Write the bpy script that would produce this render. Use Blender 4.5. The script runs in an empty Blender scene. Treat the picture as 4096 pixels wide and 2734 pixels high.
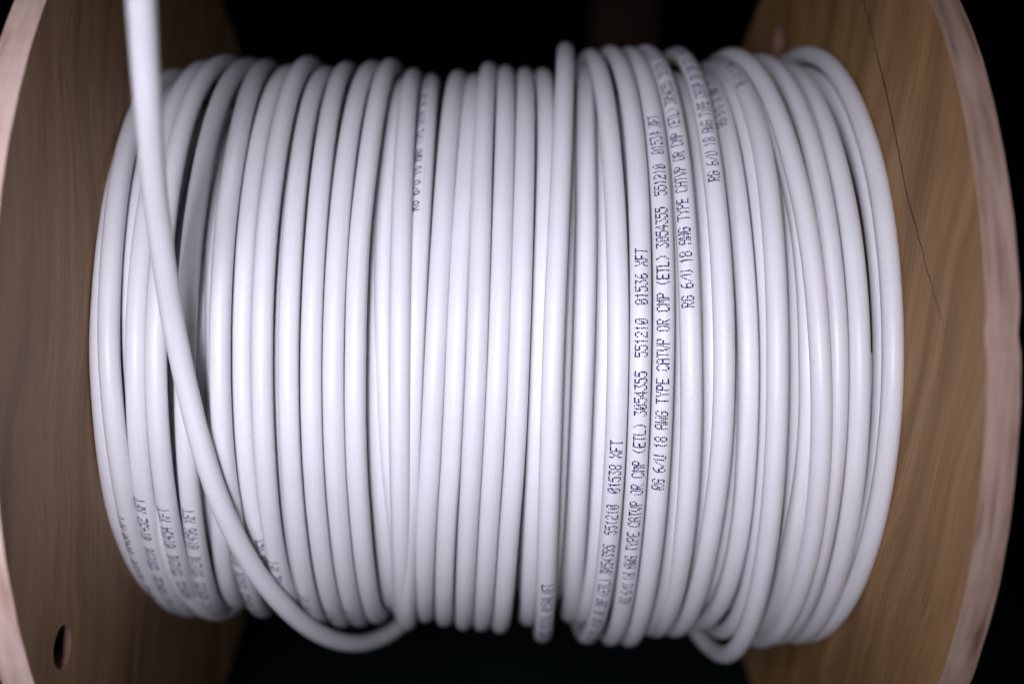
import bpy, bmesh, math, random
import numpy as np
from mathutils import Vector, Matrix

random.seed(7)
rng = np.random.default_rng(7)
scene = bpy.context.scene
COL = scene.collection

# Spool space: X along the spool's axis, Y up, Z towards the viewer, unit = half the
# distance between the flanges (0.1327 m).  World: metres, floor at z = 0.
U = 0.1327
RF = 1.357                       # flange radius
TH = 0.0705                      # flange thickness
RC = 0.02625                     # cable radius


def W(P):
    return Vector((P[0] * U, -P[2] * U, (P[1] + RF) * U))


# ---------------------------------------------------------------- camera
cam_data = bpy.data.cameras.new('camera')
cam = bpy.data.objects.new('camera', cam_data)
COL.objects.link(cam)
cam_data.sensor_width = 36.0
cam_data.lens = 4119.8 / 4096 * 36.0
cam_data.clip_start = 0.01
cam_data.clip_end = 50
cam_data.dof.use_dof = True
cam_data.dof.focus_distance = 2.49 * U
cam_data.dof.aperture_fstop = 3.7
CR = [[0.99967758, 0.00316136, 0.02519393], [-0.00339389, 0.99995199, 0.00919247], [-0.02516366, -0.00927501, 0.99964032]]
CP = (-0.01792, 0.0, 3.42731)
axes = [Vector((r[0], -r[2], r[1])) for r in CR]
m = Matrix((axes[0], axes[1], axes[2])).transposed().to_4x4()
m.translation = W(CP)
cam.matrix_world = m
scene.camera = cam

# ---------------------------------------------------------------- world and lamps
world = bpy.data.worlds.new('World')
scene.world = world
world.use_nodes = True
bg = world.node_tree.nodes['Background']
bg.inputs['Color'].default_value = (0.75, 0.78, 1.0, 1)
bg.inputs['Strength'].default_value = 0.004


def area(name, P, target, size, watts, color):
    ld = bpy.data.lights.new(name, 'AREA')
    ld.shape = 'DISK'
    ld.size = size
    ld.energy = watts
    ld.color = color
    o = bpy.data.objects.new(name, ld)
    COL.objects.link(o)
    o.location = W(P)
    d = W(target) - W(P)
    o.rotation_euler = d.to_track_quat('-Z', 'Y').to_euler()
    return o


# key light left of the lens, split into two narrow beams added for corner falloff
for lx, tx, watts in ((-0.52, -0.62, 0.185), (-0.28, 0.64, 0.182)):
    key = area('lamp', (lx, -0.03, 4.3), (tx, -0.02, 0.85), 0.05, watts, (0.855, 0.852, 1.0))
    key.data.shape = 'RECTANGLE'
    key.data.size_y = 0.07
    key.data.spread = math.radians(60)
side = area('lamp_left', (-1.04, 0.0, 3.1), (0.3, 0.0, 0.7), 0.08, 0.32, (0.862, 0.856, 1.0))

vs = scene.view_settings
vs.view_transform = 'Standard'
vs.look = 'None'
vs.exposure = 0
vs.gamma = 1


# ---------------------------------------------------------------- helpers
def new_mat(name):
    mt = bpy.data.materials.new(name)
    mt.use_nodes = True
    nt = mt.node_tree
    return mt, nt, nt.nodes['Principled BSDF']


def N(nt, kind, **kw):
    n = nt.nodes.new(kind)
    for k, v in kw.items():
        setattr(n, k, v)
    return n


def ramp(nt, stops):
    n = nt.nodes.new('ShaderNodeValToRGB')
    el = n.color_ramp.elements
    while len(el) < len(stops):
        el.new(0.5)
    for e, (p, c) in zip(el, stops):
        e.position = p
        e.color = (*c, 1) if len(c) == 3 else c
    return n


def empty(name, loc, label, cat):
    o = bpy.data.objects.new(name, None)
    COL.objects.link(o)
    o.location = loc
    o.empty_display_size = 0.02
    o['label'] = label
    o['category'] = cat
    return o


def mesh_obj(name, verts, faces, mat, parent=None, smooth=True, uvs=None):
    """verts in world metres; parent is an object whose accumulated location is subtracted."""
    off = Vector((0, 0, 0))
    p = parent
    while p is not None:
        off += p.location
        p = p.parent
    v = np.asarray(verts, dtype=float).reshape(-1, 3) - np.array(off)
    me = bpy.data.meshes.new(name)
    me.from_pydata(v.tolist(), [], faces)
    if mat is not None:
        for mm in (mat if isinstance(mat, (list, tuple)) else [mat]):
            me.materials.append(mm)
    if uvs is not None:
        uvl = me.uv_layers.new(name='UVMap')
        li = np.empty(len(me.loops), dtype=np.int32)
        me.loops.foreach_get('vertex_index', li)
        uvl.data.foreach_set('uv', np.asarray(uvs, dtype=np.float32)[li].ravel())
    me.polygons.foreach_set('use_smooth', [smooth] * len(me.polygons))
    me.update()
    o = bpy.data.objects.new(name, me)
    COL.objects.link(o)
    if parent is not None:
        o.parent = parent
    return o


# ---------------------------------------------------------------- materials
# white PVC cable jacket: satin, faint braid ripple under the skin, a few specks of dust
jacket, nt, b = new_mat('white_jacket')
uv = N(nt, 'ShaderNodeUVMap')
geo = N(nt, 'ShaderNodeTexCoord')
oi = N(nt, 'ShaderNodeObjectInfo')
n1 = N(nt, 'ShaderNodeTexNoise')
n1.inputs['Scale'].default_value = 900
n1.inputs['Detail'].default_value = 1
nt.links.new(geo.outputs['Object'], n1.inputs['Vector'])
r1 = ramp(nt, [(0.0, (0.30, 0.29, 0.27)), (0.185, (0.5, 0.49, 0.47)), (0.205, (0.73, 0.72, 0.735))])
nt.links.new(n1.outputs['Fac'], r1.inputs['Fac'])
n2 = N(nt, 'ShaderNodeTexNoise')
n2.inputs['Scale'].default_value = 40
n2.inputs['Detail'].default_value = 3
nt.links.new(geo.outputs['Object'], n2.inputs['Vector'])
r2 = ramp(nt, [(0.3, (0.955, 0.95, 0.945)), (0.75, (1, 1, 1))])
nt.links.new(n2.outputs['Fac'], r2.inputs['Fac'])
mx = N(nt, 'ShaderNodeMix', data_type='RGBA', blend_type='MULTIPLY')
mx.inputs[0].default_value = 1
nt.links.new(r1.outputs['Color'], mx.inputs[6])
nt.links.new(r2.outputs['Color'], mx.inputs[7])
mp2 = N(nt, 'ShaderNodeMapping')
mp2.inputs['Scale'].default_value = (34, 26, 1)
nt.links.new(uv.outputs['UV'], mp2.inputs['Vector'])
rub = N(nt, 'ShaderNodeTexNoise')
rub.inputs['Scale'].default_value = 1.0
rub.inputs['Detail'].default_value = 6
rub.inputs['Roughness'].default_value = 0.7
off = N(nt, 'ShaderNodeVectorMath', operation='ADD')
nt.links.new(mp2.outputs['Vector'], off.inputs[0])
sc_ = N(nt, 'ShaderNodeVectorMath', operation='SCALE')
sc_.inputs[0].default_value = (37.0, 91.0, 53.0)
nt.links.new(oi.outputs['Random'], sc_.inputs['Scale'])
nt.links.new(sc_.outputs[0], off.inputs[1])
nt.links.new(off.outputs[0], rub.inputs['Vector'])
rr_ = ramp(nt, [(0.24, (0.86, 0.85, 0.84)), (0.38, (0.97, 0.965, 0.96)), (0.55, (1, 1, 1))])
nt.links.new(rub.outputs['Fac'], rr_.inputs['Fac'])
mx2 = N(nt, 'ShaderNodeMix', data_type='RGBA', blend_type='MULTIPLY')
mx2.inputs[0].default_value = 1
nt.links.new(mx.outputs[2], mx2.inputs[6])
nt.links.new(rr_.outputs['Color'], mx2.inputs[7])
nt.links.new(mx2.outputs[2], b.inputs['Base Color'])
rrough = ramp(nt, [(0.3, (0.30, 0.30, 0.30)), (0.7, (0.50, 0.50, 0.50))])
nt.links.new(rub.outputs['Fac'], rrough.inputs['Fac'])
nt.links.new(rrough.outputs['Color'], b.inputs['Roughness'])
b.inputs['Roughness'].default_value = 0.42
b.inputs['Specular IOR Level'].default_value = 0.35
b.inputs['Subsurface Weight'].default_value = 0.12
b.inputs['Subsurface Radius'].default_value = (1, 0.9, 0.8)
b.inputs['Subsurface Scale'].default_value = 0.0012
mp = N(nt, 'ShaderNodeMapping')
mp.inputs['Scale'].default_value = (1100, 2.0, 1)
nt.links.new(uv.outputs['UV'], mp.inputs['Vector'])
rip = N(nt, 'ShaderNodeTexNoise')
rip.inputs['Scale'].default_value = 1.0
rip.inputs['Detail'].default_value = 1.5
nt.links.new(mp.outputs['Vector'], rip.inputs['Vector'])
slow = N(nt, 'ShaderNodeTexNoise')
slow.inputs['Scale'].default_value = 18
nt.links.new(geo.outputs['Object'], slow.inputs['Vector'])
rs = ramp(nt, [(0.40, (0.12, 0.12, 0.12)), (0.62, (1, 1, 1))])
nt.links.new(slow.outputs['Fac'], rs.inputs['Fac'])
mul = N(nt, 'ShaderNodeMath', operation='MULTIPLY')
nt.links.new(rip.outputs['Fac'], mul.inputs[0])
nt.links.new(rs.outputs['Color'], mul.inputs[1])
bp = N(nt, 'ShaderNodeBump')
bp.inputs['Strength'].default_value = 0.6
bp.inputs['Distance'].default_value = 0.0003
nt.links.new(mul.outputs[0], bp.inputs['Height'])
nt.links.new(bp.outputs['Normal'], b.inputs['Normal'])

# violet-black marking ink, a little uneven
ink, nt, b = new_mat('marking_ink')
geo = N(nt, 'ShaderNodeTexCoord')
n1 = N(nt, 'ShaderNodeTexNoise')
n1.inputs['Scale'].default_value = 420
nt.links.new(geo.outputs['Object'], n1.inputs['Vector'])
r1 = ramp(nt, [(0.38, (0.016, 0.005, 0.055)), (0.66, (0.04, 0.015, 0.12)), (0.8, (0.12, 0.08, 0.22))])
nt.links.new(n1.outputs['Fac'], r1.inputs['Fac'])
nt.links.new(r1.outputs['Color'], b.inputs['Base Color'])
b.inputs['Roughness'].default_value = 0.85
b.inputs['Specular IOR Level'].default_value = 0.08


def wood_face(name, angle, dark, mid, light, shift):
    mt, nt, b = new_mat(name)
    tc = N(nt, 'ShaderNodeTexCoord')
    mp = N(nt, 'ShaderNodeMapping')
    mp.inputs['Location'].default_value = (0, shift, shift * 0.37)
    mp.inputs['Rotation'].default_value = (angle, 0, 0)
    nt.links.new(tc.outputs['Object'], mp.inputs['Vector'])
    warp = N(nt, 'ShaderNodeTexNoise')
    warp.inputs['Scale'].default_value = 5.5
    warp.inputs['Detail'].default_value = 2
    nt.links.new(mp.outputs['Vector'], warp.inputs['Vector'])
    sub = N(nt, 'ShaderNodeVectorMath', operation='SUBTRACT')
    sub.inputs[1].default_value = (0.5, 0.5, 0.5)
    nt.links.new(warp.outputs['Color'], sub.inputs[0])
    sc = N(nt, 'ShaderNodeVectorMath', operation='SCALE')
    sc.inputs['Scale'].default_value = 0.075
    nt.links.new(sub.outputs[0], sc.inputs[0])
    add = N(nt, 'ShaderNodeVectorMath', operation='ADD')
    nt.links.new(mp.outputs['Vector'], add.inputs[0])
    nt.links.new(sc.outputs[0], add.inputs[1])
    st = N(nt, 'ShaderNodeMapping')
    st.inputs['Scale'].default_value = (1, 62, 5.0)
    nt.links.new(add.outputs[0], st.inputs['Vector'])
    g = N(nt, 'ShaderNodeTexNoise')
    g.inputs['Scale'].default_value = 1.0
    g.inputs['Detail'].default_value = 5
    g.inputs['Roughness'].default_value = 0.62
    nt.links.new(st.outputs['Vector'], g.inputs['Vector'])
    rp = ramp(nt, [(0.24, dark), (0.5, mid), (0.78, light)])
    nt.links.new(g.outputs['Fac'], rp.inputs['Fac'])
    st2 = N(nt, 'ShaderNodeMapping')
    st2.inputs['Scale'].default_value = (1, 900, 40)
    nt.links.new(add.outputs[0], st2.inputs['Vector'])
    f = N(nt, 'ShaderNodeTexNoise')
    f.inputs['Scale'].default_value = 1.0
    f.inputs['Detail'].default_value = 3
    nt.links.new(st2.outputs['Vector'], f.inputs['Vector'])
    rf = ramp(nt, [(0.3, (0.68, 0.66, 0.63)), (0.62, (1, 1, 1))])
    nt.links.new(f.outputs['Fac'], rf.inputs['Fac'])
    mx = N(nt, 'ShaderNodeMix', data_type='RGBA', blend_type='MULTIPLY')
    mx.inputs[0].default_value = 0.8
    nt.links.new(rp.outputs['Color'], mx.inputs[6])
    nt.links.new(rf.outputs['Color'], mx.inputs[7])
    nt.links.new(mx.outputs[2], b.inputs['Base Color'])
    b.inputs['Roughness'].default_value = 0.62
    bp = N(nt, 'ShaderNodeBump')
    bp.inputs['Strength'].default_value = 0.4
    bp.inputs['Distance'].default_value = 0.0004
    nt.links.new(f.outputs['Fac'], bp.inputs['Height'])
    nt.links.new(bp.outputs['Normal'], b.inputs['Normal'])
    return mt


face_mat_left = wood_face('plywood_face', math.radians(5), (0.135, 0.072, 0.026), (0.315, 0.183, 0.085), (0.46, 0.29, 0.155), 0.3)
face_mat_right = wood_face('plywood_face_knotty', math.radians(-26), (0.14, 0.068, 0.020), (0.32, 0.175, 0.066), (0.45, 0.27, 0.12), 1.1)

# sawn plywood edge: three veneers, end grain and long grain alternating round the rim
def wood_edge(name, cols):
    mt, nt, b = new_mat(name)
    tc = N(nt, 'ShaderNodeTexCoord')
    st = N(nt, 'ShaderNodeMapping')
    st.inputs['Scale'].default_value = (330, 34, 34)
    nt.links.new(tc.outputs['Object'], st.inputs['Vector'])
    g = N(nt, 'ShaderNodeTexNoise')
    g.inputs['Scale'].default_value = 1.0
    g.inputs['Detail'].default_value = 4
    nt.links.new(st.outputs['Vector'], g.inputs['Vector'])
    rp = ramp(nt, list(zip((0.25, 0.42, 0.6, 0.78), cols)))
    nt.links.new(g.outputs['Fac'], rp.inputs['Fac'])
    nt.links.new(rp.outputs['Color'], b.inputs['Base Color'])
    b.inputs['Roughness'].default_value = 0.7
    bp = N(nt, 'ShaderNodeBump')
    bp.inputs['Strength'].default_value = 0.6
    bp.inputs['Distance'].default_value = 0.0006
    nt.links.new(g.outputs['Fac'], bp.inputs['Height'])
    nt.links.new(bp.outputs['Normal'], b.inputs['Normal'])
    return mt


edge_mat_left = wood_edge('plywood_edge_brightened', ((0.40, 0.24, 0.18), (0.66, 0.46, 0.38), (0.74, 0.54, 0.45), (0.78, 0.60, 0.48)))  # left rim: its stronger light is partly put into this lighter colour
edge_mat_right = wood_edge('plywood_edge_dimmed', ((0.16, 0.09, 0.06), (0.32, 0.205, 0.155), (0.40, 0.27, 0.21), (0.50, 0.35, 0.24)))  # right rim: its weaker light is put into this darker colour


def plain(name, c, rough=0.8, nscale=30):
    mt, nt, b = new_mat(name)
    tc = N(nt, 'ShaderNodeTexCoord')
    g = N(nt, 'ShaderNodeTexNoise')
    g.inputs['Scale'].default_value = nscale
    g.inputs['Detail'].default_value = 4
    nt.links.new(tc.outputs['Object'], g.inputs['Vector'])
    rp = ramp(nt, [(0.3, tuple(x * 0.7 for x in c)), (0.7, tuple(x * 1.2 for x in c))])
    nt.links.new(g.outputs['Fac'], rp.inputs['Fac'])
    nt.links.new(rp.outputs['Color'], b.inputs['Base Color'])
    b.inputs['Roughness'].default_value = rough
    b.inputs['Specular IOR Level'].default_value = 0.1
    return mt


drum_mat = plain('drum_board', (0.30, 0.21, 0.13))
floor_mat = plain('dark_green_floor', (0.004, 0.014, 0.013), 0.9, 12)
wall_mat = plain('black_wall', (0.004, 0.004, 0.0045), 0.9, 4)
bore_mat = plain('drilled_bore', (0.20, 0.115, 0.085), 0.9, 200)  # hole walls: the shade inside the holes is put into this darker wood
crack_mat = plain('shaded_crack', (0.045, 0.026, 0.015), 0.95, 60)  # crack walls painted dark to stand in for the shade inside the slit
post_mat = plain('dark_brown_wood', (0.028, 0.014, 0.010), 0.8, 20)


# ---------------------------------------------------------------- setting
def box(name, lo, hi, mat, parent=None, bevel=0.0):
    bm = bmesh.new()
    bmesh.ops.create_cube(bm, size=1)
    for v in bm.verts:
        v.co = Vector([lo[i] + (v.co[i] + 0.5) * (hi[i] - lo[i]) for i in range(3)])
    if bevel:
        bmesh.ops.bevel(bm, geom=bm.edges[:], offset=bevel, segments=2, affect='EDGES')
    me = bpy.data.meshes.new(name)
    bm.to_mesh(me)
    bm.free()
    me.materials.append(mat)
    o = bpy.data.objects.new(name, me)
    COL.objects.link(o)
    if parent:
        o.parent = parent
    return o


fl = mesh_obj('floor', [(-3, -3, 0), (3, -3, 0), (3, 1.3, 0), (-3, 1.3, 0)], [(0, 1, 2, 3)], floor_mat, smooth=False)
fl['kind'] = 'structure'
bw = box('wall', (-3, 1.3, -0.1), (3, 1.4, 2.5), wall_mat)
bw['kind'] = 'structure'
post = box('wooden_post', (0.088, 0.42, 0.0), (0.145, 0.48, 0.9), post_mat, bevel=0.003)
post['label'] = 'blurred dark brown post standing in the shadows behind the spool'
post['category'] = 'post'

# ---------------------------------------------------------------- spool
spool = empty('wooden_cable_spool', Vector((0, 0, 0)), 'wooden spool with two round plywood flanges holding the white cable', 'spool')


def flange(side, mats, hole_yz, hole_r, label, dents, split=None):
    """round plywood disc with a drilled hole; faces at |X| = 1 and 1 + TH"""
    cu = bpy.data.curves.new('flange_outline', 'CURVE')
    cu.dimensions = '2D'
    cu.fill_mode = 'BOTH'
    cu.extrude = TH * U / 2 - 0.00015
    cu.bevel_depth = 0.00015
    cu.bevel_resolution = 1

    def spl(pts):
        s = cu.splines.new('POLY')
        s.points.add(len(pts) - 1)
        for p, q in zip(s.points, pts):
            p.co = (q[0], q[1], 0, 1)
        s.use_cyclic_u = True
    n = 420
    pts = []
    ph = rng.uniform(0, 6.28, 12)
    for i in range(n):
        a = 2 * math.pi * i / n
        rad = RF + 0.0011 * sum(math.sin(k * a + ph[j]) / (1 + j * 0.3) for j, k in enumerate((3, 7, 13, 23, 41, 67)))
        rad += 0.00025 * rng.normal()
        for (da, w, h) in dents:
            rad += h * math.exp(-((a - da) / w) ** 2)
        pts.append((rad * U * math.cos(a), rad * U * math.sin(a)))   # curve x -> Z(spool), curve y -> Y(spool)
    spl(pts)
    y0, z0 = hole_yz
    spl([((z0 + hole_r * math.cos(2 * math.pi * i / 40)) * U, (y0 + hole_r * math.sin(2 * math.pi * i / 40)) * U) for i in range(40)][::-1])
    if split:
        mid = np.array([(z, y) for y, z, w in split])
        tg = np.gradient(mid, axis=0)
        tg /= np.linalg.norm(tg, axis=1)[:, None]
        nn = np.stack([-tg[:, 1], tg[:, 0]], 1)
        ww = np.array([w for y, z, w in split])[:, None] / 2
        loop = np.concatenate([mid + nn * ww, (mid - nn * ww)[::-1]])
        spl([(a * U, c * U) for a, c in loop])
    tmp = bpy.data.objects.new('tmp', cu)
    COL.objects.link(tmp)
    dg = bpy.context.evaluated_depsgraph_get()
    me = bpy.data.meshes.new_from_object(tmp.evaluated_get(dg))
    bpy.data.objects.remove(tmp)
    bpy.data.curves.remove(cu)
    me.name = 'flange'
    # curve-local (x, y, z) -> world: Z(spool)=x -> -Yworld ; Y(spool)=y -> Zworld ; z -> Xworld
    co = np.empty(len(me.vertices) * 3)
    me.vertices.foreach_get('co', co)
    co = co.reshape(-1, 3)
    out = np.stack([co[:, 2] + side * (1 + TH / 2) * U, -co[:, 0], co[:, 1] + RF * U], 1)
    me.vertices.foreach_set('co', out.ravel())
    me.materials.clear()
    for mm in mats:
        me.materials.append(mm)
    me.update()
    for p in me.polygons:
        p.material_index = 0 if abs(p.normal.x) > 0.9 else 1
        p.use_smooth = False
        cz, cy = -p.center.y / U, p.center.z / U - RF
        if p.material_index == 1 and math.hypot(cz - z0, cy - y0) < hole_r * 1.1:
            p.material_index = 3
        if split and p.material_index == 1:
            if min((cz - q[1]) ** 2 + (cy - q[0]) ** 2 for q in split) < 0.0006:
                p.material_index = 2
    bm = bmesh.new()
    bm.from_mesh(me)
    bmesh.ops.recalc_face_normals(bm, faces=bm.faces[:])
    bm.to_mesh(me)
    bm.free()
    o = bpy.data.objects.new('flange', me)
    COL.objects.link(o)
    o.parent = spool
    o['label'] = label
    return o


flange(-1, (face_mat_left, edge_mat_left, crack_mat, bore_mat), (-0.69, 1.0), 0.051, 'plywood flange with a round drilled hole low on its face', [])
# the right flange has split along the grain: a narrow open crack right through the board
crack = [(1.19, 0.47), (1.10, 0.545), (0.954, 0.672), (0.80, 0.757), (0.672, 0.829), (0.52, 0.90), (0.385, 0.958), (0.303, 1.009), (0.191, 1.075), (0.08, 1.145), (-0.046, 1.225)]
cw = [0.003, 0.006, 0.0075, 0.007, 0.008, 0.0072, 0.0068, 0.006, 0.0045, 0.0035, 0.0008]
fine = []
ck = np.arange(len(crack))
cu_ = np.linspace(0, len(crack) - 1, 61)
for k in cu_:
    yy = np.interp(k, ck, [c[0] for c in crack]) + 0.0018 * rng.normal()
    zz = np.interp(k, ck, [c[1] for c in crack]) + 0.0018 * rng.normal()
    fine.append((yy, zz, max(0.0006, np.interp(k, ck, cw) * (1 + 0.13 * rng.normal()))))
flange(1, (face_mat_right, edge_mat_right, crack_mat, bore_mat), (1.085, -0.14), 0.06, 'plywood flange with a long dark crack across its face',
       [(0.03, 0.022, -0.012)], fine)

# drum under the windings
nseg = 96
v, f = [], []
for i in range(nseg):
    a = 2 * math.pi * i / nseg
    for X in (-1, 1):
        v.append(W((X, 0.70 * math.sin(a), 0.70 * math.cos(a))))
for i in range(nseg):
    j = (i + 1) % nseg
    f.append((2 * i, 2 * i + 1, 2 * j + 1, 2 * j))
mesh_obj('drum', v, f, drum_mat, spool)

# ---------------------------------------------------------------- cable
cable = empty('coaxial_cable', W((0, -0.96, 0)), 'long white coaxial cable wound in many turns on the wooden spool', 'cable')

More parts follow.
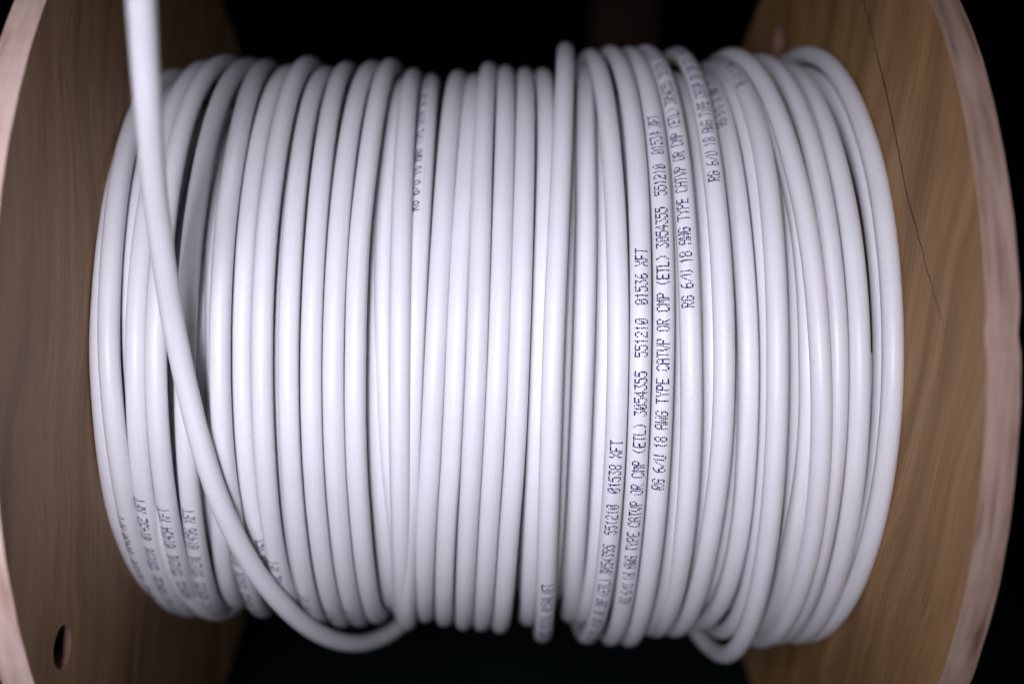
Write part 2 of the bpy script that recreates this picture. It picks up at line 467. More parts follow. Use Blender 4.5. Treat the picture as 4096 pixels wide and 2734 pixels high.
WINDINGS = [
 ('a0', [-0.9764, -0.9764, -0.9764, -0.9764, -0.9764, -0.9764, -0.9727, -0.9707, -0.973, -0.9725, -0.974, -0.9764, -0.9764, -0.9764, -0.9764, -0.9764, -0.9764], [0.7919, 0.7921, 0.7963, 0.8051, 0.8165, 0.8286, 0.8397, 0.8477, 0.8508, 0.8508, 0.851, 0.8512, 0.8514, 0.8516, 0.8518, 0.8519, 0.8519]),
 ('A', [-0.9518, -0.9492, -0.9466, -0.9439, -0.9413, -0.9385, -0.9351, -0.9373, -0.9432, -0.9473, -0.9528, -0.9608, -0.9684, -0.9747, -0.9764, -0.9764, -0.9764], [0.819, 0.8191, 0.8231, 0.8315, 0.8424, 0.8539, 0.8645, 0.8721, 0.875, 0.8749, 0.8747, 0.8744, 0.874, 0.8737, 0.8734, 0.8733, 0.8733]),
 ('A1', [-0.8435, -0.8502, -0.8569, -0.8636, -0.8703, -0.877, -0.8837, -0.8904, -0.8971, -0.9038, -0.9105, -0.9172, -0.9239, -0.9306, -0.9372, -0.9439, -0.9506], [0.835, 0.835, 0.835, 0.835, 0.835, 0.835, 0.835, 0.835, 0.835, 0.835, 0.835, 0.835, 0.835, 0.835, 0.835, 0.835, 0.835]),
 ('B', [-0.9344, -0.9243, -0.9144, -0.9052, -0.8971, -0.8906, -0.8855, -0.8822, -0.8803, -0.8792, -0.8778, -0.8755, -0.8742, -0.8745, -0.8759, -0.8779, -0.8801], [0.8267, 0.8268, 0.8295, 0.8351, 0.8424, 0.8501, 0.8572, 0.8623, 0.8643, 0.8661, 0.871, 0.8776, 0.885, 0.8919, 0.8971, 0.8997, 0.8998]),
 ('C', [-0.8932, -0.8788, -0.8649, -0.8524, -0.8422, -0.8351, -0.8309, -0.8292, -0.8287, -0.8258, -0.8237, -0.8236, -0.8229, -0.8214, -0.8194, -0.8172, -0.8149], [0.8268, 0.8269, 0.8303, 0.8374, 0.8466, 0.8565, 0.8654, 0.8719, 0.8744, 0.8766, 0.8823, 0.8903, 0.899, 0.9072, 0.9135, 0.9165, 0.9166]),
 ('D', [-0.8467, -0.8309, -0.8156, -0.8016, -0.7896, -0.7804, -0.7737, -0.7689, -0.7655, -0.7629, -0.7602, -0.7566, -0.7536, -0.7516, -0.7503, -0.7495, -0.7487], [0.827, 0.827, 0.8284, 0.8314, 0.8352, 0.8393, 0.8431, 0.8458, 0.8468, 0.85, 0.8585, 0.8701, 0.8828, 0.8948, 0.904, 0.9085, 0.9086]),
 ('E0', [-0.7896, -0.7758, -0.7621, -0.7484, -0.735, -0.721, -0.7084, -0.704, -0.7051, -0.7115, -0.7184, -0.7211, -0.7218, -0.7219, -0.7219, -0.722, -0.722], [0.8004, 0.8003, 0.7992, 0.7968, 0.7938, 0.7905, 0.7876, 0.7854, 0.7846, 0.7854, 0.7876, 0.7905, 0.7938, 0.7968, 0.7992, 0.8003, 0.8004]),
 ('E', [-0.711, -0.7001, -0.6897, -0.6811, -0.6752, -0.6731, -0.6749, -0.6754, -0.6753, -0.6757, -0.6758, -0.6751, -0.6762, -0.6799, -0.6854, -0.692, -0.699], [0.8274, 0.8275, 0.8303, 0.8361, 0.8437, 0.8517, 0.859, 0.8643, 0.8664, 0.8684, 0.8737, 0.8811, 0.8891, 0.8967, 0.9025, 0.9053, 0.9054]),
 ('e1', [-0.6053, -0.6082, -0.6112, -0.6142, -0.6175, -0.6211, -0.6251, -0.6267, -0.6269, -0.6269, -0.6264, -0.6252, -0.6241, -0.6234, -0.6229, -0.6225, -0.6221], [0.8392, 0.8392, 0.8387, 0.8378, 0.8365, 0.8352, 0.834, 0.8331, 0.8328, 0.8358, 0.8435, 0.8541, 0.8658, 0.8768, 0.8852, 0.8893, 0.8894]),
 ('F', [-0.5743, -0.5746, -0.5748, -0.5746, -0.5739, -0.5725, -0.5701, -0.5689, -0.5684, -0.5681, -0.567, -0.5648, -0.5635, -0.5633, -0.5638, -0.5647, -0.5658], [0.8469, 0.847, 0.8494, 0.8545, 0.8612, 0.8683, 0.8747, 0.8793, 0.8811, 0.8829, 0.8876, 0.894, 0.9011, 0.9077, 0.9128, 0.9153, 0.9154]),
 ('f1', [-0.5313, -0.5298, -0.5283, -0.5268, -0.5253, -0.5238, -0.5225, -0.5222, -0.5222, -0.521, -0.5203, -0.5209, -0.5222, -0.5236, -0.525, -0.5264, -0.5278], [0.83, 0.83, 0.83, 0.83, 0.83, 0.83, 0.83, 0.83, 0.83, 0.83, 0.83, 0.83, 0.83, 0.83, 0.83, 0.83, 0.83]),
 ('G', [-0.5247, -0.5206, -0.5167, -0.5131, -0.5103, -0.5084, -0.5075, -0.5065, -0.5056, -0.5048, -0.5047, -0.5053, -0.5064, -0.5079, -0.5098, -0.5119, -0.514], [0.8547, 0.8547, 0.8558, 0.8581, 0.8611, 0.8643, 0.8672, 0.8693, 0.8701, 0.8709, 0.873, 0.8759, 0.8791, 0.8821, 0.8844, 0.8855, 0.8855]),
 ('H', [-0.4609, -0.4585, -0.4561, -0.454, -0.4523, -0.4511, -0.4505, -0.4495, -0.4482, -0.4467, -0.4453, -0.4442, -0.4439, -0.4446, -0.4461, -0.4481, -0.4502], [0.8568, 0.8569, 0.8584, 0.8617, 0.8659, 0.8705, 0.8746, 0.8776, 0.8787, 0.8799, 0.8828, 0.887, 0.8915, 0.8957, 0.899, 0.9006, 0.9006]),
 ('I', [-0.4061, -0.4035, -0.4009, -0.3987, -0.397, -0.3959, -0.3957, -0.3951, -0.3939, -0.3919, -0.3891, -0.3856, -0.3821, -0.3787, -0.3752, -0.3718, -0.3684], [0.8551, 0.8551, 0.8569, 0.8606, 0.8653, 0.8704, 0.875, 0.8783, 0.8796, 0.8809, 0.8842, 0.8888, 0.8938, 0.8986, 0.9022, 0.904, 0.9041]),
 ('J', [-0.3524, -0.3496, -0.3469, -0.3446, -0.3429, -0.3421, -0.3424, -0.3415, -0.3396, -0.3382, -0.335, -0.3285, -0.323, -0.3193, -0.3167, -0.3146, -0.3128], [0.8456, 0.8457, 0.848, 0.8529, 0.8593, 0.8661, 0.8722, 0.8767, 0.8784, 0.8801, 0.8846, 0.8908, 0.8975, 0.9039, 0.9088, 0.9112, 0.9112]),
 ('K0', [-0.2839, -0.2725, -0.2622, -0.2546, -0.2516, -0.2552, -0.2639, -0.2702, -0.275, -0.2785, -0.2795, -0.276, -0.272, -0.2708, -0.271, -0.2721, -0.2736], [0.8313, 0.8313, 0.8298, 0.8269, 0.823, 0.8189, 0.8151, 0.8124, 0.8113, 0.8136, 0.8195, 0.8275, 0.8364, 0.8448, 0.8512, 0.8543, 0.8544]),
 ('k0', [-0.3102, -0.3041, -0.2984, -0.294, -0.2918, -0.2928, -0.2957, -0.2958, -0.2943, -0.2927, -0.291, -0.2893, -0.2876, -0.2859, -0.2842, -0.2825, -0.2808], [0.8043, 0.8043, 0.804, 0.8034, 0.8025, 0.8016, 0.8008, 0.8002, 0.8, 0.8, 0.8, 0.8, 0.8, 0.8, 0.8, 0.8, 0.8]),
 ('K', [-0.2697, -0.2619, -0.2544, -0.2476, -0.2419, -0.2377, -0.235, -0.2332, -0.2323, -0.2323, -0.233, -0.2346, -0.2364, -0.2384, -0.2407, -0.2431, -0.2455], [0.8543, 0.8543, 0.8555, 0.858, 0.8613, 0.8648, 0.8679, 0.8702, 0.8711, 0.8717, 0.8732, 0.8754, 0.8778, 0.88, 0.8818, 0.8826, 0.8826]),
 ('K1', [-0.2613, -0.2528, -0.2443, -0.2358, -0.2272, -0.2187, -0.2106, -0.2036, -0.1976, -0.1922, -0.1878, -0.1846, -0.1828, -0.183, -0.1849, -0.1878, -0.191], [0.8667, 0.8666, 0.8647, 0.8608, 0.8557, 0.8503, 0.8454, 0.8418, 0.8404, 0.8418, 0.8454, 0.8503, 0.8557, 0.8608, 0.8647, 0.8666, 0.8667]),
 ('Lm', [-0.206, -0.2, -0.1937, -0.1869, -0.1792, -0.1701, -0.1596, -0.151, -0.144, -0.1374, -0.1313, -0.126, -0.1211, -0.1164, -0.1121, -0.108, -0.1039], [0.843, 0.8431, 0.8444, 0.847, 0.8505, 0.8543, 0.8576, 0.8601, 0.861, 0.862, 0.8644, 0.8678, 0.8715, 0.875, 0.8777, 0.879, 0.879]),
 ('Mm', [-0.1456, -0.1414, -0.1368, -0.1315, -0.125, -0.1167, -0.1064, -0.0984, -0.0922, -0.0864, -0.0806, -0.0745, -0.0689, -0.0646, -0.061, -0.058, -0.0551], [0.8555, 0.8555, 0.8556, 0.8559, 0.8563, 0.8567, 0.8571, 0.8574, 0.8575, 0.8581, 0.8595, 0.8614, 0.8636, 0.8656, 0.8672, 0.8679, 0.868]),
 ('N', [-0.086, -0.0823, -0.0784, -0.0739, -0.0687, -0.0621, -0.0542, -0.0469, -0.0407, -0.0361, -0.0325, -0.0299, -0.0268, -0.0228, -0.0182, -0.0133, -0.0083], [0.8671, 0.8671, 0.8686, 0.8718, 0.8759, 0.8802, 0.8842, 0.887, 0.8882, 0.889, 0.8911, 0.8941, 0.8974, 0.9004, 0.9028, 0.9039, 0.904]),
 ('O', [-0.0306, -0.0272, -0.0236, -0.0195, -0.0146, -0.0085, -0.0012, 0.0058, 0.0121, 0.0172, 0.0218, 0.0262, 0.0302, 0.0336, 0.0365, 0.0392, 0.0417], [0.8692, 0.8692, 0.8701, 0.872, 0.8745, 0.8771, 0.8795, 0.8812, 0.8819, 0.8825, 0.8843, 0.8866, 0.8893, 0.8917, 0.8936, 0.8945, 0.8946]),
 ('P', [0.0271, 0.0295, 0.032, 0.0352, 0.0395, 0.0452, 0.0529, 0.0591, 0.0641, 0.0691, 0.074, 0.0792, 0.0843, 0.089, 0.0935, 0.0978, 0.1021], [0.8762, 0.8762, 0.8767, 0.8776, 0.8788, 0.8801, 0.8813, 0.8821, 0.8824, 0.8828, 0.8836, 0.8848, 0.8861, 0.8873, 0.8882, 0.8886, 0.8886]),
 ('Pb', [0.1153, 0.112, 0.109, 0.1069, 0.1062, 0.1076, 0.1111, 0.1148, 0.1191, 0.1246, 0.1307, 0.1374, 0.1434, 0.1478, 0.1513, 0.1541, 0.1568], [0.8537, 0.8537, 0.8539, 0.8544, 0.8551, 0.8558, 0.8565, 0.857, 0.8572, 0.8587, 0.8628, 0.8683, 0.8745, 0.8803, 0.8847, 0.8868, 0.8869]),
 ('Q', [0.1633, 0.1575, 0.1519, 0.1469, 0.1431, 0.1408, 0.1402, 0.1414, 0.1448, 0.1517, 0.1608, 0.1717, 0.183, 0.1947, 0.2069, 0.2193, 0.2317], [0.9051, 0.9052, 0.9073, 0.9118, 0.9176, 0.9238, 0.9294, 0.9335, 0.935, 0.9366, 0.9407, 0.9463, 0.9525, 0.9583, 0.9628, 0.9649, 0.965]),
 ('Qb', [0.1648, 0.1651, 0.1653, 0.1656, 0.1658, 0.1661, 0.1669, 0.1692, 0.1728, 0.1775, 0.1838, 0.192, 0.2015, 0.2113, 0.221, 0.2307, 0.2404], [0.835, 0.835, 0.835, 0.835, 0.835, 0.835, 0.835, 0.835, 0.835, 0.835, 0.835, 0.835, 0.835, 0.835, 0.835, 0.835, 0.835]),
 ('R', [0.2486, 0.2412, 0.2341, 0.2279, 0.2233, 0.2208, 0.2203, 0.2217, 0.225, 0.23, 0.2357, 0.2413, 0.2484, 0.2577, 0.2686, 0.2805, 0.2926], [0.8438, 0.8438, 0.8458, 0.8498, 0.8551, 0.8607, 0.8658, 0.8695, 0.8709, 0.8724, 0.8761, 0.8812, 0.8868, 0.8921, 0.8961, 0.8981, 0.8981]),
 ('Rb', [0.2758, 0.2777, 0.2793, 0.2806, 0.2812, 0.2809, 0.2796, 0.2809, 0.2841, 0.2881, 0.2927, 0.298, 0.3036, 0.3093, 0.3149, 0.3206, 0.3263], [0.8485, 0.8484, 0.8475, 0.8455, 0.843, 0.8403, 0.8378, 0.836, 0.8353, 0.836, 0.8378, 0.8403, 0.843, 0.8455, 0.8475, 0.8484, 0.8485]),
 ('S', [0.2975, 0.2976, 0.2978, 0.2981, 0.2986, 0.2995, 0.3006, 0.3019, 0.3031, 0.3038, 0.304, 0.3038, 0.3034, 0.3028, 0.302, 0.3012, 0.3003], [0.9094, 0.9094, 0.9107, 0.9134, 0.917, 0.9207, 0.9242, 0.9266, 0.9276, 0.9285, 0.931, 0.9344, 0.9382, 0.9417, 0.9444, 0.9458, 0.9458]),
 ('T', [0.3719, 0.3677, 0.3637, 0.3602, 0.3575, 0.3558, 0.3555, 0.3558, 0.3568, 0.3588, 0.3615, 0.3646, 0.3661, 0.366, 0.3648, 0.363, 0.361], [0.9142, 0.9142, 0.9157, 0.9188, 0.9229, 0.9272, 0.9311, 0.9339, 0.935, 0.9361, 0.939, 0.9429, 0.9472, 0.9512, 0.9543, 0.9558, 0.9559]),
 ('U', [0.429, 0.4246, 0.4203, 0.4164, 0.4134, 0.4116, 0.411, 0.4114, 0.4128, 0.4153, 0.418, 0.4205, 0.4221, 0.4226, 0.4224, 0.4218, 0.4211], [0.9174, 0.9175, 0.9188, 0.9214, 0.9249, 0.9287, 0.932, 0.9345, 0.9354, 0.9364, 0.9388, 0.9422, 0.9459, 0.9494, 0.9521, 0.9534, 0.9534]),
 ('V', [0.5139, 0.5097, 0.5055, 0.5014, 0.4974, 0.4935, 0.4899, 0.4858, 0.4817, 0.4792, 0.4782, 0.4787, 0.4781, 0.4764, 0.4741, 0.4713, 0.4684], [0.8905, 0.8906, 0.893, 0.8981, 0.9048, 0.9118, 0.9182, 0.9229, 0.9247, 0.9265, 0.9311, 0.9375, 0.9446, 0.9512, 0.9563, 0.9588, 0.9588]),
 ('v1', [0.4881, 0.4862, 0.4842, 0.4823, 0.4804, 0.4784, 0.4767, 0.4764, 0.4772, 0.4782, 0.4793, 0.4803, 0.4814, 0.4824, 0.4834, 0.4845, 0.4855], [0.885, 0.885, 0.885, 0.885, 0.885, 0.885, 0.885, 0.885, 0.885, 0.885, 0.885, 0.885, 0.885, 0.885, 0.885, 0.885, 0.885]),
 ('v2', [0.5781, 0.5744, 0.5707, 0.567, 0.5633, 0.5596, 0.5558, 0.5513, 0.5472, 0.5467, 0.548, 0.5503, 0.5534, 0.5565, 0.5596, 0.5626, 0.5657], [0.88, 0.88, 0.88, 0.88, 0.88, 0.88, 0.88, 0.88, 0.88, 0.88, 0.88, 0.88, 0.88, 0.88, 0.88, 0.88, 0.88]),
 ('Ww', [0.5732, 0.5695, 0.5661, 0.5633, 0.5617, 0.5619, 0.5642, 0.5652, 0.5642, 0.5623, 0.5607, 0.56, 0.5603, 0.5618, 0.5643, 0.5672, 0.5702], [0.89, 0.89, 0.8923, 0.8971, 0.9034, 0.91, 0.916, 0.9204, 0.9221, 0.9238, 0.9281, 0.9342, 0.9408, 0.947, 0.9518, 0.9541, 0.9542]),
 ('X', [0.6456, 0.648, 0.65, 0.6511, 0.6505, 0.6477, 0.6422, 0.638, 0.635, 0.6318, 0.6297, 0.6294, 0.6306, 0.6336, 0.6379, 0.6431, 0.6486], [0.8696, 0.8697, 0.8702, 0.8712, 0.8725, 0.874, 0.8753, 0.8762, 0.8766, 0.8775, 0.8799, 0.8831, 0.8867, 0.8901, 0.8927, 0.8939, 0.894]),
 ('Xb', [0.722, 0.7173, 0.7126, 0.7079, 0.7032, 0.6986, 0.694, 0.6902, 0.6872, 0.6842, 0.6826, 0.6833, 0.685, 0.6868, 0.6885, 0.6903, 0.692], [0.895, 0.895, 0.895, 0.895, 0.895, 0.895, 0.895, 0.895, 0.895, 0.895, 0.895, 0.895, 0.895, 0.895, 0.895, 0.895, 0.895]),
 ('Y', [0.7217, 0.7166, 0.7115, 0.7065, 0.7018, 0.6973, 0.693, 0.6894, 0.6873, 0.6879, 0.6906, 0.6951, 0.6981, 0.6995, 0.6999, 0.6997, 0.6994], [0.9673, 0.9673, 0.9662, 0.9638, 0.9607, 0.9575, 0.9545, 0.9523, 0.9515, 0.9501, 0.9465, 0.9416, 0.9361, 0.931, 0.9271, 0.9252, 0.9251]),
 ('Y1', [0.8278, 0.819, 0.8101, 0.8013, 0.7924, 0.7836, 0.7754, 0.7697, 0.7668, 0.7672, 0.7705, 0.7772, 0.7856, 0.7943, 0.803, 0.8117, 0.8203], [0.872, 0.872, 0.872, 0.872, 0.872, 0.872, 0.872, 0.872, 0.872, 0.872, 0.872, 0.872, 0.872, 0.872, 0.872, 0.872, 0.872]),
 ('Yc', [0.8395, 0.8241, 0.8095, 0.7968, 0.7875, 0.7831, 0.7847, 0.7835, 0.779, 0.7774, 0.7744, 0.7684, 0.7612, 0.754, 0.7468, 0.7395, 0.7323], [0.8962, 0.8963, 0.8969, 0.8982, 0.8999, 0.9017, 0.9033, 0.9045, 0.905, 0.905, 0.905, 0.905, 0.905, 0.905, 0.905, 0.905, 0.905]),
 ('Z', [0.834, 0.8321, 0.8301, 0.8274, 0.8236, 0.8182, 0.8109, 0.8025, 0.7936, 0.7858, 0.7771, 0.767, 0.7588, 0.7525, 0.7474, 0.743, 0.7389], [0.9235, 0.9236, 0.925, 0.9279, 0.9317, 0.9357, 0.9394, 0.9421, 0.9431, 0.9436, 0.9448, 0.9465, 0.9484, 0.9501, 0.9515, 0.9521, 0.9522]),
 ('AA', [0.8884, 0.8809, 0.8736, 0.8667, 0.8607, 0.8557, 0.8522, 0.849, 0.8459, 0.8419, 0.838, 0.8346, 0.8319, 0.8301, 0.829, 0.8282, 0.8275], [0.9135, 0.9135, 0.9136, 0.9138, 0.9141, 0.9143, 0.9146, 0.9147, 0.9148, 0.916, 0.919, 0.9232, 0.9278, 0.9321, 0.9354, 0.937, 0.9371]),
 ('BB', [0.9485, 0.9407, 0.933, 0.9257, 0.919, 0.913, 0.9079, 0.9036, 0.9002, 0.8977, 0.8954, 0.8929, 0.8922, 0.8936, 0.8965, 0.9003, 0.9043], [0.9119, 0.9119, 0.9123, 0.9131, 0.9142, 0.9153, 0.9163, 0.9171, 0.9174, 0.9174, 0.9174, 0.9174, 0.9175, 0.9175, 0.9176, 0.9176, 0.9176]),
 ('CC', [0.9764, 0.9764, 0.9764, 0.9764, 0.9764, 0.9764, 0.9764, 0.9743, 0.9732, 0.9721, 0.9716, 0.9723, 0.9717, 0.9688, 0.9644, 0.959, 0.9534], [0.9009, 0.9008, 0.8995, 0.8968, 0.8932, 0.8894, 0.886, 0.8835, 0.8825, 0.8835, 0.886, 0.8894, 0.8932, 0.8968, 0.8995, 0.9008, 0.9009]),
 ('DD', [0.9764, 0.9764, 0.9764, 0.9764, 0.9764, 0.9764, 0.9764, 0.9764, 0.9764, 0.9764, 0.9764, 0.9763, 0.9739, 0.9731, 0.9732, 0.9739, 0.9748], [0.9084, 0.9084, 0.9103, 0.9141, 0.9192, 0.9245, 0.9294, 0.9329, 0.9343, 0.9357, 0.9392, 0.944, 0.9494, 0.9544, 0.9583, 0.9602, 0.9602]),
 ('EE', [0.9764, 0.9764, 0.9764, 0.9764, 0.9764, 0.9764, 0.9764, 0.9764, 0.9764, 0.9764, 0.9764, 0.9764, 0.9764, 0.9764, 0.9764, 0.9764, 0.9764], [0.875, 0.875, 0.875, 0.875, 0.875, 0.875, 0.875, 0.875, 0.875, 0.875, 0.875, 0.875, 0.875, 0.875, 0.875, 0.875, 0.875]),
]

TH_S = np.radians(np.arange(17) * 10.0 - 80.0) if False else np.radians([-80, -70, -60, -50, -40, -30, -20, -10, 0, 10, 20, 30, 40, 50, 60, 70, 80])


def pchip(xk, yk, x):
    h = np.diff(xk)
    dl = np.diff(yk) / h
    mm = np.zeros(len(xk))
    mm[1:-1] = (dl[:-1] * h[1:] + dl[1:] * h[:-1]) / (h[1:] + h[:-1])
    mm[0] = 1.5 * dl[0] - .5 * mm[1]
    mm[-1] = 1.5 * dl[-1] - .5 * mm[-2]
    i = np.clip(np.searchsorted(xk, x) - 1, 0, len(h) - 1)
    t = (x - xk[i]) / h[i]
    return ((2*t**3-3*t*t+1)*yk[i] + (t**3-2*t*t+t)*h[i]*mm[i] + (-2*t**3+3*t*t)*yk[i+1] + (t**3-t*t)*h[i]*mm[i+1])


def tube(name, P, closed, mat, parent, ref=None, seg=22, radius=RC):
    """round tube along spool-space points P (n,3); ref = per-point reference normals"""
    P = np.asarray(P)
    if closed:
        T = np.roll(P, -1, 0) - np.roll(P, 1, 0)
    else:
        T = np.gradient(P, axis=0)
    T /= np.linalg.norm(T, axis=1)[:, None]
    Rn = ref - (ref * T).sum(1)[:, None] * T
    Rn /= np.linalg.norm(Rn, axis=1)[:, None]
    B = np.cross(T, Rn)
    n = len(P)
    ang = np.arange(seg) * 2 * np.pi / seg
    V = P[:, None, :] + radius * (np.cos(ang)[None, :, None] * Rn[:, None, :] + np.sin(ang)[None, :, None] * B[:, None, :])
    V = V.reshape(-1, 3)
    Vw = np.stack([V[:, 0] * U, -V[:, 2] * U, (V[:, 1] + RF) * U], 1)
    s = np.concatenate([[0], np.cumsum(np.linalg.norm(np.diff(P, axis=0), axis=1))])
    uvs = np.stack([np.repeat(s * U, seg), np.tile(np.arange(seg) / seg, n)], 1)
    F = []
    for i in range(n if closed else n - 1):
        j = (i + 1) % n
        for k in range(seg):
            l = (k + 1) % seg
            F.append((i * seg + k, i * seg + l, j * seg + l, j * seg + k))
    if not closed:
        F.append(tuple(range(seg)))
        F.append(tuple(range((n - 1) * seg, n * seg))[::-1])
    return mesh_obj(name, Vw, F, mat, parent, True, uvs), dict(P=P, T=T, R=Rn, B=B, s=s)


FONT = {
 'R': ["11110", "10001", "10001", "11110", "10100", "10010", "10001"],
 'G': ["01110", "10001", "10000", "10111", "10001", "10001", "01110"],
 '6': ["00110", "01000", "10000", "11110", "10001", "10001", "01110"],
 '/': ["00000", "00001", "00010", "00100", "01000", "10000", "00000"],
 'U': ["10001", "10001", "10001", "10001", "10001", "10001", "01110"],
 '1': ["00100", "01100", "00100", "00100", "00100", "00100", "00100"],
 '8': ["01110", "10001", "10001", "01110", "10001", "10001", "01110"],
 'A': ["01110", "10001", "10001", "11111", "10001", "10001", "10001"],
 'W': ["10001", "10001", "10001", "10101", "10101", "11011", "10001"],
 'T': ["11111", "00100", "00100", "00100", "00100", "00100", "00100"],
 'Y': ["10001", "10001", "01010", "00100", "00100", "00100", "00100"],
 'P': ["11110", "10001", "10001", "11110", "10000", "10000", "10000"],
 'E': ["11111", "10000", "10000", "11110", "10000", "10000", "11111"],
 'C': ["01110", "10001", "10000", "10000", "10000", "10001", "01110"],
 'V': ["10001", "10001", "10001", "10001", "01010", "01010", "00100"],
 'O': ["01110", "10001", "10001", "10001", "10001", "10001", "01110"],
 'M': ["10001", "11011", "10101", "10101", "10001", "10001", "10001"],
 '(': ["00010", "00100", "01000", "01000", "01000", "00100", "00010"],
 ')': ["01000", "00100", "00010", "00010", "00010", "00100", "01000"],
 'L': ["10000", "10000", "10000", "10000", "10000", "10000", "11111"],
 '3': ["11111", "00010", "00100", "00010", "00001", "10001", "01110"],
 '0': ["01110", "10001", "10011", "10101", "11001", "10001", "01110"],
 '5': ["11111", "10000", "11110", "00001", "00001", "10001", "01110"],
 '4': ["00010", "00110", "01010", "10010", "11111", "00010", "00010"],
 '2': ["01110", "10001", "00001", "00110", "01000", "10000", "11111"],
 'X': ["10001", "10001", "01010", "00100", "01010", "10001", "10001"],
 'F': ["11111", "10000", "10000", "11110", "10000", "10000", "10000"],
}
CHAR = 0.01547
COLP = CHAR / 6
ROWP = 0.00484


def lettering(parent, fr, text, theta_deg, mode, around_deg):
    """dot-matrix print along a winding; text reads upwards, letter tops towards -X"""
    P, T, Rn, B, s = fr['P'], fr['T'], fr['R'], fr['B'], fr['s']
    th = np.degrees(np.arctan2(P[:, 1], P[:, 2]))
    half = fr['front']
    s0 = np.interp(theta_deg, th[:half], s[:half])
    if mode == 'end':
        s0 -= CHAR * len(text) - COLP
    a0 = math.radians(around_deg)
    V, F = [], []
    wob = rng.uniform(0, 6.28)
    for ci, ch in enumerate(text):
        if ch == ' ':
            continue
        g = FONT[ch]
        for rI in range(7):
            for cI in range(5):
                if g[rI][cI] != '1' or rng.random() < 0.012:
                    continue
                ss = s0 + ci * CHAR + cI * COLP + 0.0003 * rng.normal()
                if ss < s[0] or ss > s[half - 1] - 0.002:
                    continue
                # left (-X) is letter top: B = T x R ; T up, R out -> B points to -X or +X, sign handled below
                a = a0 + (3 - rI) * ROWP / RC + 0.010 * rng.normal() + 0.03 * math.sin(ss * 9 + wob)
                rd = 0.00200 * (1 + 0.12 * rng.normal())
                base = len(V)
                ctr = None
                for k in range(9):
                    if k == 8:
                        du, dv = 0, 0
                    else:
                        du = rd * math.cos(k * math.pi / 4) * 1.0
                        dv = rd * math.sin(k * math.pi / 4) * 1.15
                    sv = ss + du
                    i = min(max(np.searchsorted(s, sv) - 1, 0), len(s) - 2)
                    t = (sv - s[i]) / (s[i + 1] - s[i])
                    p = P[i] * (1 - t) + P[i + 1] * t
                    rn = Rn[i] * (1 - t) + Rn[i + 1] * t
                    bb = B[i] * (1 - t) + B[i + 1] * t
                    aa = a + dv / RC
                    sg = -1.0 if bb[0] > 0 else 1.0      # positive angle -> towards -X
                    q = p + (RC + 0.00022) * (math.cos(aa) * rn + math.sin(aa) * sg * bb)
                    V.append(W(q))
                for k in range(8):
                    F.append((base + k, base + (k + 1) % 8, base + 8))
    if V:
        return mesh_obj('printed_lettering', [tuple(x) for x in V], F, ink, parent, True)


def msg(foot):
    return "RG 6/U 18 AWG TYPE CATVP OR CMP (ETL) 3054355  551210  %s XFT" % foot


# winding: (text, angle of the first or last character, which, angle round the strand towards -X)
PRINT = {
 'S': (msg('01538'), -12.99, 'end', 4), 'T': (msg('01536'), 15.28, 'end', 2), 'U': (msg('01534'), 39.68, 'end', 12),
 'V': (msg('01532'), 6.63, 'start', 22), 'Ww': (msg('01530'), 26.85, 'start', 12), 'X': (msg('01528'), 42.2, 'start', 40),
 'Y': (msg('01526'), 50.8, 'start', 30), 'Q': (msg('01540'), -40.26, 'end', -6), 'A': (msg('01450'), -28.6, 'end', 40),
 'B': (msg('01452'), -25.1, 'end', 22), 'C': (msg('01454'), -26.7, 'end', 10), 'D': (msg('01456'), -27.9, 'end', 8),
 'E': (msg('01458'), -32.0, 'end', 24), 'e1': (msg('01460'), -35.0, 'end', -30), 'F': (msg('01462'), -38.5, 'end', 16), 'G': (msg('01464'), -49.4, 'end', 20),
 'H': (msg('01466'), -55.7, 'end', 20), 'I': (msg('01468'), -56.4, 'end', 20), 'K1': (msg('01548'), 24.5, 'start', 46),
}
BACK = {'Y': 0.60, 'DD': 0.90, 'Z': 0.74, 'V': 0.47, 'C': -0.83, 'B': -0.90, 'a0': -0.95, 'A': -0.93, 'D': -0.79}

n_front, n_back = 150, 54
thf = np.radians(np.linspace(-80, 80, n_front))
for key, xs, rs in WINDINGS:
    xs = np.array(xs)
    rs = np.array(rs)
    X = pchip(TH_S, xs, thf)
    R_ = pchip(TH_S, rs, thf)
    # close the turn round the far side
    tb = np.linspace(0, 1, n_back + 2)[1:-1]
    span = 200.0
    sl1 = np.clip((xs[-1] - xs[-2]) / 10.0 * span, -0.25, 0.25)
    sl0 = np.clip((xs[1] - xs[0]) / 10.0 * span, -0.25, 0.25)
    h00, h10 = 2*tb**3-3*tb**2+1, tb**3-2*tb**2+tb
    h01, h11 = -2*tb**3+3*tb**2, tb**3-tb**2
    Xb = h00 * xs[-1] + h10 * sl1 + h01 * xs[0] + h11 * sl0
    if key in BACK:
        Xb = Xb + (BACK[key] - 0.5 * (xs[0] + xs[-1])) * np.sin(np.pi * tb) ** 1.3
    Xb = np.clip(Xb, -0.976, 0.976)
    Rb = rs[-1] + (rs[0] - rs[-1]) * (tb * tb * (3 - 2 * tb))
    thb = np.radians(80 + 200 * tb)
    tt = np.concatenate([thf, thb])
    XX = np.concatenate([X, Xb])
    RR = np.concatenate([R_, Rb])
    P = np.stack([XX, RR * np.sin(tt), RR * np.cos(tt)], 1)
    ref = np.stack([np.zeros_like(tt), np.sin(tt), np.cos(tt)], 1)
    o, fr = tube('winding', P, True, jacket, cable, ref)
    fr['front'] = n_front
    if key in PRINT:
        lettering(o, fr, *PRINT[key])

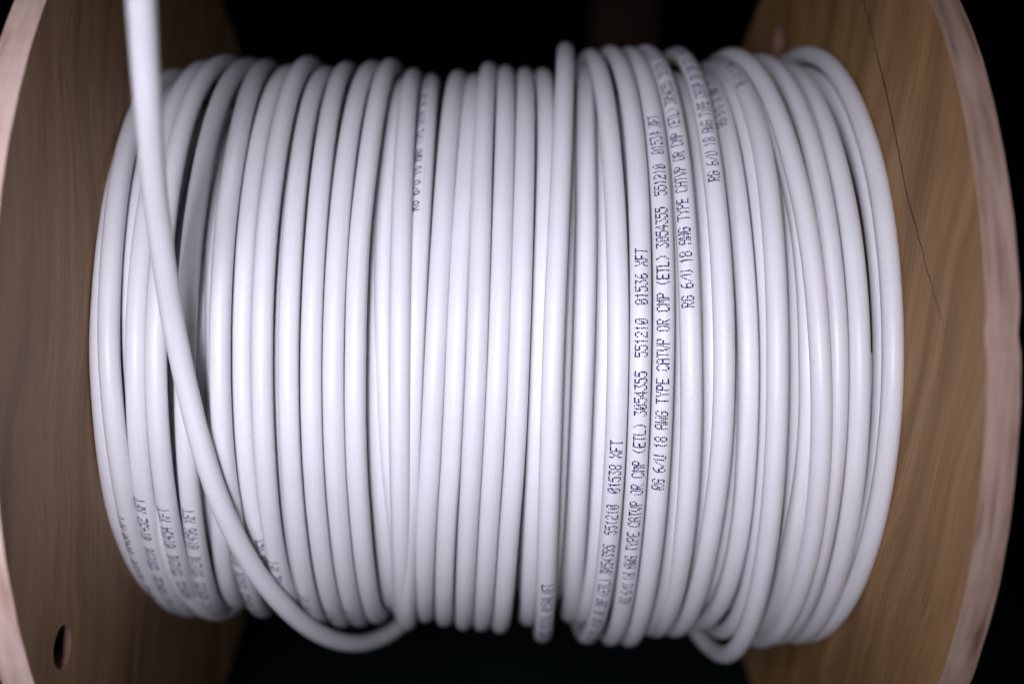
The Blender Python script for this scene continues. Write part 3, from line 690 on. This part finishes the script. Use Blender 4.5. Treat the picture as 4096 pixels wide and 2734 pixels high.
# deeper layers, glimpsed in the gaps
nt_ = 38 * 64
tt = np.linspace(0, 2 * np.pi * 36, nt_)
XX = np.linspace(-0.97, 0.97, nt_)
rr = 0.758 + 0.055 * np.clip((XX - 0.1) / 0.3, 0, 1)
P = np.stack([XX, rr * np.sin(tt), rr * np.cos(tt)], 1)
ref = np.stack([np.zeros_like(tt), np.sin(tt), np.cos(tt)], 1)
o, fr = tube('inner_winding', P, False, jacket, cable, ref, seg=10)

# free end: comes down from above, lies across the left turns, then round underneath
LP = np.array([(-0.36, 2.8, 2.62), (-0.43, 2.0, 2.46), (-0.50, 1.42, 2.21), (-0.56, 1.02, 1.93), (-0.585, 0.86, 1.80), (-0.6032, 0.76, 1.699), (-0.6232, 0.6954, 1.6279), (-0.6442, 0.6240, 1.5518), (-0.6813, 0.4577, 1.3941),
      (-0.7142, 0.3454, 1.2622), (-0.7348, 0.2583, 1.1508), (-0.7478, 0.184, 1.0748), (-0.7538, 0.0214, 0.9631), (-0.7392, -0.0927, 0.9254),
      (-0.7061, -0.2641, 0.8917), (-0.6791, -0.3971, 0.8354), (-0.6438, -0.5243, 0.756), (-0.584, -0.6716, 0.6314), (-0.53, -0.797, 0.462),
      (-0.4617, -0.902, 0.254), (-0.39, -0.965, 0.03), (-0.31, -0.975, -0.18), (-0.25, -0.92, -0.40), (-0.22, -0.78, -0.60), (-0.21, -0.5, -0.78)])
cs = np.concatenate([[0], np.cumsum(np.linalg.norm(np.diff(LP, axis=0), axis=1))])
u = np.linspace(0, cs[-1], 360)
# light smoothing of the knots, then interpolation
LPs = LP.copy()
for _ in range(2):
    LPs[1:-1] = 0.25 * LPs[:-2] + 0.5 * LPs[1:-1] + 0.25 * LPs[2:]
LPs = LP * 0.4 + LPs * 0.6
P = np.stack([pchip(cs, LPs[:, k], u) for k in range(3)], 1)
ker = np.hanning(13); ker /= ker.sum()
Pp = np.concatenate([np.repeat(P[:1], 6, 0), P, np.repeat(P[-1:], 6, 0)])
P = np.stack([np.convolve(Pp[:, k], ker, 'valid') for k in range(3)], 1)
ref = np.stack([np.full(len(P), 1.0), np.zeros(len(P)), np.full(len(P), 0.3)], 1)
o, fr = tube('free_end', P, False, jacket, cable, ref, seg=28)
o['label'] = 'loose strand of cable running down across the left turns'
